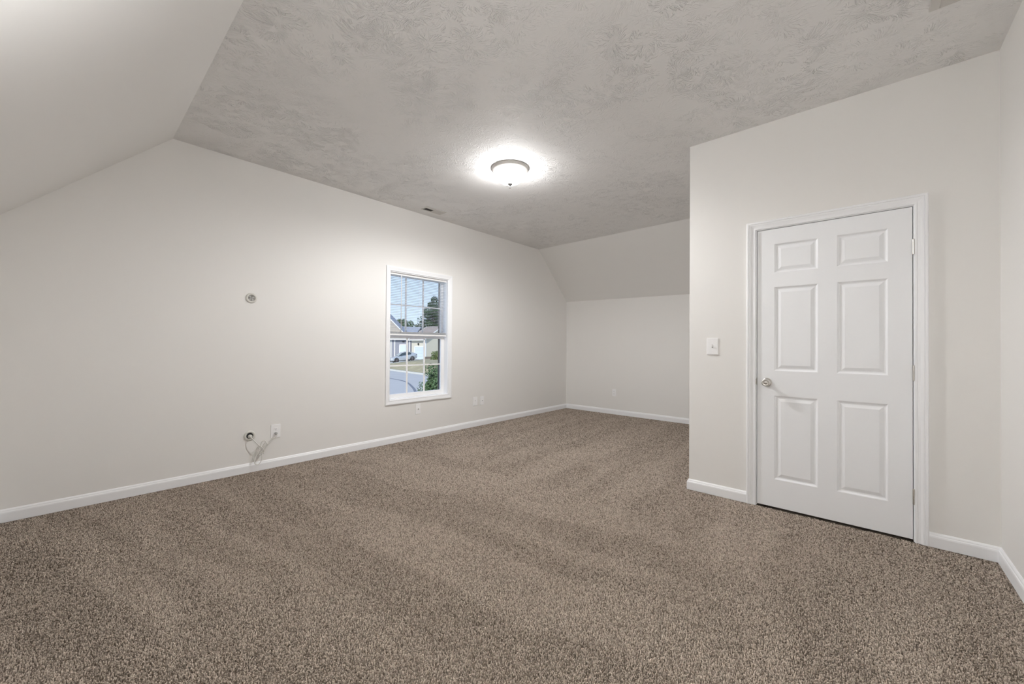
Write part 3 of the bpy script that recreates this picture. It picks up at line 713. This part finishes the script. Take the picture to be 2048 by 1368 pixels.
house_box(bm, o1, eu, ev, 0.24, 0.40, -0.05, 0.0, -1.3, 0.85); house_box(bm, o1, eu, ev, 3.20, 3.36, -0.05, 0.0, -1.3, 0.85); house_box(bm, o1, eu, ev, 0.24, 3.36, -0.05, 0.0, 0.78, 0.95)
obj('trim_boards', bm, M_white, h1)
bm = bmesh.new()
for k in range(4): house_box(bm, o1, eu, ev, 0.40, 3.20, -0.03, 0.0, -1.26+k*0.51, -1.26+k*0.51+0.49)
obj('garage_door', bm, M_gdoor, h1)
bm = bmesh.new(); lp = o1+eu*2.0-ev*0.12+Z(1.25); tube(bm, [lp+Z(0.20), lp, lp-Z(0.18)], [0.09, 0.14, 0.07], 8); obj('wall_lamp', bm, M_slot, h1)

# grey house
o2 = S(-27.9, 69.2); ex = S(1, 0); ey = S(0, 1)
h2 = empty('house', o2 + Z(-1.0), 'grey house with white entry door and grey roof behind the silver car', 'house', 'houses across the street')
bm = bmesh.new(); house_box(bm, o2, ex, ey, 0, 10.2, 0, 9, -1.5, 2.2)
prism(bm, [o2+ex*10.2+Z(2.2), o2+ex*10.2+ey*9+Z(2.2), o2+ex*10.2+ey*4.5+Z(4.2)], -ex*10.2)
obj('wall', bm, M_grey, h2)
bm = bmesh.new()
for s_ in (1, -1):
    y0 = -0.5 if s_ == 1 else 9.5
    prism(bm, [o2-ex*0.4+ey*y0+Z(2.05), o2+ex*10.6+ey*y0+Z(2.05), o2+ex*10.9+ey*4.5+Z(4.40), o2-ex*0.4+ey*4.5+Z(4.40)], (0, 0, 0.12))
obj('roof', bm, M_rgrey, h2)
bm = bmesh.new()                              # front gable over the left bay
g0 = o2 - ey*0.6 + ex*0.25
prism(bm, [g0+ex*1.2+Z(2.2), g0+ex*9.7+Z(2.2), g0+ex*5.45+Z(6.45)], ey*3.5)
obj('gable', bm, M_tan, h2)
bm = bmesh.new()
for a_ in (0.9, 10.0):
    prism(bm, [g0+ex*a_-ey*0.3+Z(1.95), g0+ex*5.45-ey*0.3+Z(6.50), g0+ex*5.45-ey*0.3+Z(6.78), g0+ex*a_-ey*0.3+Z(2.15)], ey*0.08)
house_box(bm, o2, ex, ey, -0.4, 10.6, -0.56, -0.50, 2.0, 2.2)
for xx in (6.62, 7.26, 9.85): house_box(bm, o2, ex, ey, xx, xx+0.16, -0.06, 0, -1.2, 2.0)
house_box(bm, o2, ex, ey, 8.12, 8.27, -0.07, 0, -1.1, 1.20); house_box(bm, o2, ex, ey, 9.45, 9.60, -0.07, 0, -1.1, 1.20); house_box(bm, o2, ex, ey, 8.12, 9.60, -0.07, 0, 1.06, 1.22)
obj('trim_boards', bm, M_white, h2)
bm = bmesh.new()
for s_ in (1, -1):
    a_ = 0.9 if s_ == 1 else 10.0
    prism(bm, [g0+ex*a_-ey*0.25+Z(2.1), g0+ex*5.45-ey*0.22+Z(6.62), g0+ex*5.45+ey*3.6+Z(6.62), g0+ex*a_+ey*3.6+Z(2.1)], (0, 0, 0.06))
obj('gable_roof', bm, M_rgrey, h2)
bm = bmesh.new(); house_box(bm, o2, ex, ey, 8.27, 9.45, -0.05, 0, -1.1, 1.06); obj('entry_door', bm, M_gdoor, h2)
bm = bmesh.new(); lp = o2+ex*8.85-ey*0.1+Z(1.68); tube(bm, [lp-ex*0.2, lp, lp+ex*0.2], [0.06, 0.10, 0.06], 8); obj('wall_lamp', bm, M_slot, h2)

# silver sedan -----------------------------------------------------------
M_car = mat('silver_car_paint', (0.46, 0.485, 0.51), 0.3, metal=0.35, coat=0.6)
M_cglass = mat('dark_car_glass', (0.045, 0.06, 0.065), 0.08, spec=0.8)
M_wshield = mat('pale_windscreen', (0.33, 0.40, 0.42), 0.15, spec=0.8)
M_tyre = mat('black_tyre', (0.04, 0.035, 0.035), 0.8)
M_rim = mat('dark_alloy_rim', (0.13, 0.11, 0.11), 0.4, metal=0.6)
car = empty('sedan_car', (0, 0, 0), 'silver four-door sedan parked nose left on the driveway', 'car')
def body_loft(bm, st):
    rings = []
    for x, zl, zs_, zt, w, wt in st:          # station: low edge, shoulder, top; half widths at shoulder and top
        pts = [(-w*0.92, zl), (-w, zl+0.12), (-w*1.01, (zl+zs_)/2), (-w, zs_), (-wt, zt), (wt, zt), (w, zs_), (w*1.01, (zl+zs_)/2), (w, zl+0.12), (w*0.92, zl)]
        rings.append([bm.verts.new((x, y, z)) for y, z in pts])
    n = len(rings[0])
    for a, b in zip(rings, rings[1:]):
        for k in range(n): bm.faces.new((a[k], a[(k+1) % n], b[(k+1) % n], b[k]))
    bm.faces.new(rings[0]); bm.faces.new(list(reversed(rings[-1])))
bm = bmesh.new()   # x: nose at -2.3 (left), tail at +2.3
body_loft(bm, [(-2.34, 0.30, 0.50, 0.56, 0.62, 0.55), (-2.25, 0.22, 0.60, 0.68, 0.80, 0.66), (-2.0, 0.20, 0.68, 0.78, 0.88, 0.72), (-1.5, 0.20, 0.76, 0.90, 0.91, 0.74), (-1.05, 0.20, 0.84, 0.97, 0.91, 0.74),
               (-0.55, 0.19, 0.88, 0.98, 0.91, 0.76), (0.2, 0.19, 0.90, 0.99, 0.91, 0.76), (1.0, 0.19, 0.93, 1.02, 0.92, 0.76), (1.6, 0.21, 0.97, 1.08, 0.91, 0.74), (2.0, 0.24, 0.99, 1.10, 0.88, 0.72), (2.25, 0.30, 0.97, 1.06, 0.80, 0.68), (2.32, 0.42, 0.86, 0.96, 0.70, 0.60)])
co_ = obj('car_body', bm, M_car, car, smooth=True); sb = co_.modifiers.new('sub', 'SUBSURF'); sb.levels = 1; sb.render_levels = 1
def cabin(bm, grow=0.0, top=1.0):
    st = [(-0.98, 0.93, 0.95, 0.74), (-0.20, 1.36, 0.0, 0.60), (0.45, 1.42, 0, 0.60), (1.05, 1.37, 0, 0.57), (1.85, 1.06, 0, 0.68)]
    rings = []
    for x, zt, _, w in st:
        rings.append([bm.verts.new(p) for p in ((x, -0.80-grow, 0.93), (x, -w-grow, zt+grow*top), (x, w+grow, zt+grow*top), (x, 0.80+grow, 0.93))])
    for a, b in zip(rings, rings[1:]):
        for k in range(3): bm.faces.new((a[k], a[k+1], b[k+1], b[k]))
    return rings
bm = bmesh.new()
rings = cabin(bm); bm.faces.new(rings[0]); bm.faces.new(list(reversed(rings[-1])))
obj('windows', bm, M_cglass, car)
bm = bmesh.new()   # roof skin, pillars
for (xa, za, wa), (xb, zb, wb) in zip([(-0.24, 1.36, 0.61), (0.45, 1.425, 0.61), (1.05, 1.375, 0.58)], [(0.45, 1.425, 0.61), (1.05, 1.375, 0.58), (1.30, 1.29, 0.60)]):
    vs_ = [(xa, -wa, za), (xb, -wb, zb), (xb, wb, zb), (xa, wa, za)]
    prism(bm, vs_, (0, 0, 0.035))
for y_ in (-1, 1):
    tube(bm, [(-1.0, 0.78*y_, 0.95), (-0.22, 0.62*y_, 1.37), (0.45, 0.62*y_, 1.43), (1.05, 0.59*y_, 1.38), (1.95, 0.70*y_, 1.07)], [0.05, 0.035, 0.03, 0.05, 0.09], 6)
    tube(bm, [(0.42, 0.80*y_, 0.95), (0.45, 0.62*y_, 1.41)], 0.028, 6)
    prism(bm, [(1.25, 0.81*y_, 0.96), (1.95, 0.78*y_, 1.04), (1.35, 0.62*y_, 1.28)], (0, 0.015*y_, 0))
obj('roof_panel', bm, M_car, car, smooth=False)
bm = bmesh.new(); prism(bm, [(-0.95, -0.66, 0.985), (-0.27, -0.54, 1.365), (-0.27, 0.54, 1.365), (-0.95, 0.66, 0.985)], (-0.012, 0, 0.018)); obj('windscreen', bm, M_wshield, car)
bm = bmesh.new(); box(bm, (0.35, -0.42, 1.455), (1.05, 0.42, 1.475)); obj('roof_hatch', bm, M_cglass, car)
bm = bmesh.new(); box(bm, (-0.62, -1.04, 0.93), (-0.48, -0.90, 1.05)); obj('wing_mirror', bm, M_cglass, car, bevel=0.02)
bm = bmesh.new(); box(bm, (-0.62, 0.90, 0.93), (-0.48, 1.04, 1.05)); obj('wing_mirror', bm, M_cglass, car, bevel=0.02)
bm = bmesh.new(); box(bm, (-2.36, -0.45, 0.32), (-2.30, 0.45, 0.50)); obj('grille', bm, M_slot, car)
bm = bmesh.new(); box(bm, (-2.27, -0.80, 0.60), (-2.05, -0.60, 0.70)); obj('headlight', bm, M_white, car, bevel=0.02)
bm = bmesh.new(); box(bm, (-2.27, 0.60, 0.60), (-2.05, 0.80, 0.70)); obj('headlight', bm, M_white, car, bevel=0.02)
M_tail = mat('tail_light', (0.06, 0.015, 0.015), 0.3)
for y_ in (-0.90, 0.70):
    bm = bmesh.new(); box(bm, (2.10, y_, 0.84), (2.27, y_+0.2, 0.93)); obj('tail_light', bm, M_tail, car, bevel=0.02)
for x_ in (-1.36, 1.36):
    for y_ in (-1, 1):
        bm = bmesh.new(); lathe(bm, [(0.21, 0), (0.30, 0), (0.335, 0.04), (0.335, 0.19), (0.30, 0.22), (0.21, 0.22), (0.21, 0)], (x_, y_*0.72, 0.335), (0, y_, 0), 28)
        w = obj('wheel', bm, M_tyre, car, smooth=True)
        bm = bmesh.new(); lathe(bm, [(0, 0.15), (0.05, 0.20), (0.08, 0.19), (0.20, 0.20), (0.21, 0.18)], (x_, y_*0.72, 0.335), (0, y_, 0), 10); obj('rim', bm, M_rim, w)
        bm = bmesh.new(); lathe(bm, [(0.335, 0.203), (0.40, 0.2035), (0.40, 0.10)], (x_, y_*0.72, 0.36), (0, y_, 0), 28); 
        obj('wheel_arch', bm, M_slot, car)
cp = S(-16.66, 60.5, -1.43)
rz = Matrix.Rotation(YAW + math.radians(31), 4, 'Z'); ry = Matrix.Rotation(math.radians(-6.0), 4, 'Y')
car.matrix_world = Matrix.Translation(cp) @ rz @ ry @ Matrix.Diagonal((0.88, 0.95, 1.0, 1.0))

# trees and shrubs -------------------------------------------------------
def foliage(c, rx, rz, n, leaf, seed, clusters=14, spiky=0.0):
    rnd = random.Random(seed); bm = bmesh.new(); c = Vector(c)
    blobs = []
    for _ in range(clusters):
        while True:
            v = Vector((rnd.uniform(-1, 1), rnd.uniform(-1, 1), rnd.uniform(-1, 1)))
            if v.length < 1: break
        taper = 1.0 - spiky*max(0, v.z)
        blobs.append((c + Vector((v.x*rx*0.72*taper, v.y*rx*0.72*taper, v.z*rz*0.78)), rx*rnd.uniform(0.28, 0.48)*taper))
    for _ in range(n):
        b, r = rnd.choice(blobs)
        v = Vector((rnd.gauss(0, 1), rnd.gauss(0, 1), rnd.gauss(0, 1))).normalized()
        p = b + v*r*rnd.uniform(0.75, 1.08)
        nrm = (v + Vector((rnd.gauss(0, .5), rnd.gauss(0, .5), rnd.gauss(0, .5)+0.3))).normalized()
        t = nrm.orthogonal().normalized(); t.rotate(Matrix.Rotation(rnd.uniform(0, 6.28), 3, nrm)); s = nrm.cross(t)
        l = leaf*rnd.uniform(0.7, 1.3)
        pts = [p - t*l, p - s*l*0.42 + nrm*l*0.1, p + t*l, p + s*l*0.42 + nrm*l*0.1]
        bm.faces.new([bm.verts.new(q) for q in pts])
    return bm, blobs
def plant(name, lat, dep, zbase, ztop, rx, n, leaf, m, seed, label, cat, group=None, crown0=0.25, clusters=14, spiky=0.0):
    base = S(lat, dep, zbase); h = ztop - zbase
    t = empty(name, base, label, cat, group)
    cz0 = zbase + h*crown0
    c = S(lat, dep, (cz0+ztop)/2)
    bm, blobs = foliage(c, rx, (ztop-cz0)/2*1.05, n, leaf, seed, clusters, spiky)
    obj('foliage', bm, m, t)
    bm = bmesh.new(); tr_ = max(0.02, h*0.018)
    tube(bm, [base, base + (c-base)*0.5, c + Z((ztop-cz0)*0.25)], [tr_*1.4, tr_, tr_*0.5], 8)
    for b, r in blobs[:8]: tube(bm, [base + (c-base)*0.7, b], [tr_*0.5, tr_*0.15], 5)
    obj('trunk', bm, M_bark, t)
G_T = 'trees behind the houses'
plant('tree', -17.4, 86, -0.7, 12.6, 3.2, 7000, 0.24, M_leafd, 3, 'tall dark tree behind the cream house, highest in the window', 'tree', G_T, 0.12, 34, 0.45)
plant('tree', -12.2, 96, -0.7, 10.4, 2.6, 2600, 0.26, M_leafd, 4, 'dark tree at the right edge of the window behind the brown roof', 'tree', G_T, 0.15, 16, 0.3)
plant('tree', -24.6, 88, -0.7, 7.9, 1.6, 1800, 0.22, M_leafm, 5, 'small rounded tree rising above the grey roof at left', 'tree', G_T, 0.25, 14, 0.2)
plant('tree', -27.2, 84, -0.7, 8.2, 1.2, 1200, 0.22, M_leafm, 6, 'tree at the left edge of the window behind the tan gable', 'tree', G_T, 0.25, 12, 0.2)
plant('tree', -24.6, 96, -0.7, 6.9, 2.9, 2200, 0.26, M_leafm, 7, 'low spreading tree in the middle of the tree line', 'tree', G_T, 0.05, 16)
plant('tree', -29.4, 100, -0.7, 7.1, 2.9, 1800, 0.26, M_leafm, 8, 'low dark tree in the tree line left of the rounded tree', 'tree', G_T, 0.05, 14)
plant('tree', -21.9, 90, -0.7, 7.6, 1.5, 1800, 0.24, M_leafd, 9, 'bushy tree on the left shoulder of the tallest tree', 'tree', G_T, 0.1, 16, 0.3)
plant('tree', -26.4, 107, -0.7, 7.7, 2.6, 2600, 0.24, M_leafm, 21, 'low green tree far back in the middle of the window', 'tree', G_T, 0.05, 24)
plant('tree', -32.0, 109, -0.7, 7.8, 2.6, 2600, 0.24, M_leafm, 22, 'low green tree far back at the left of the window', 'tree', G_T, 0.05, 24)
plant('shrub', -11.2, 59.0, -1.70, 0.15, 1.08, 2200, 0.12, M_leafl, 11, 'yellow green shrub beside the cream house wall', 'shrub', None, 0.02, 14)
plant('shrub', -2.90, 15.0, -2.2, 0.62, 0.68, 9000, 0.048, M_leafm, 12, 'leafy green shrub just outside at the lower right of the window', 'shrub', None, 0.0, 44, 0.15)
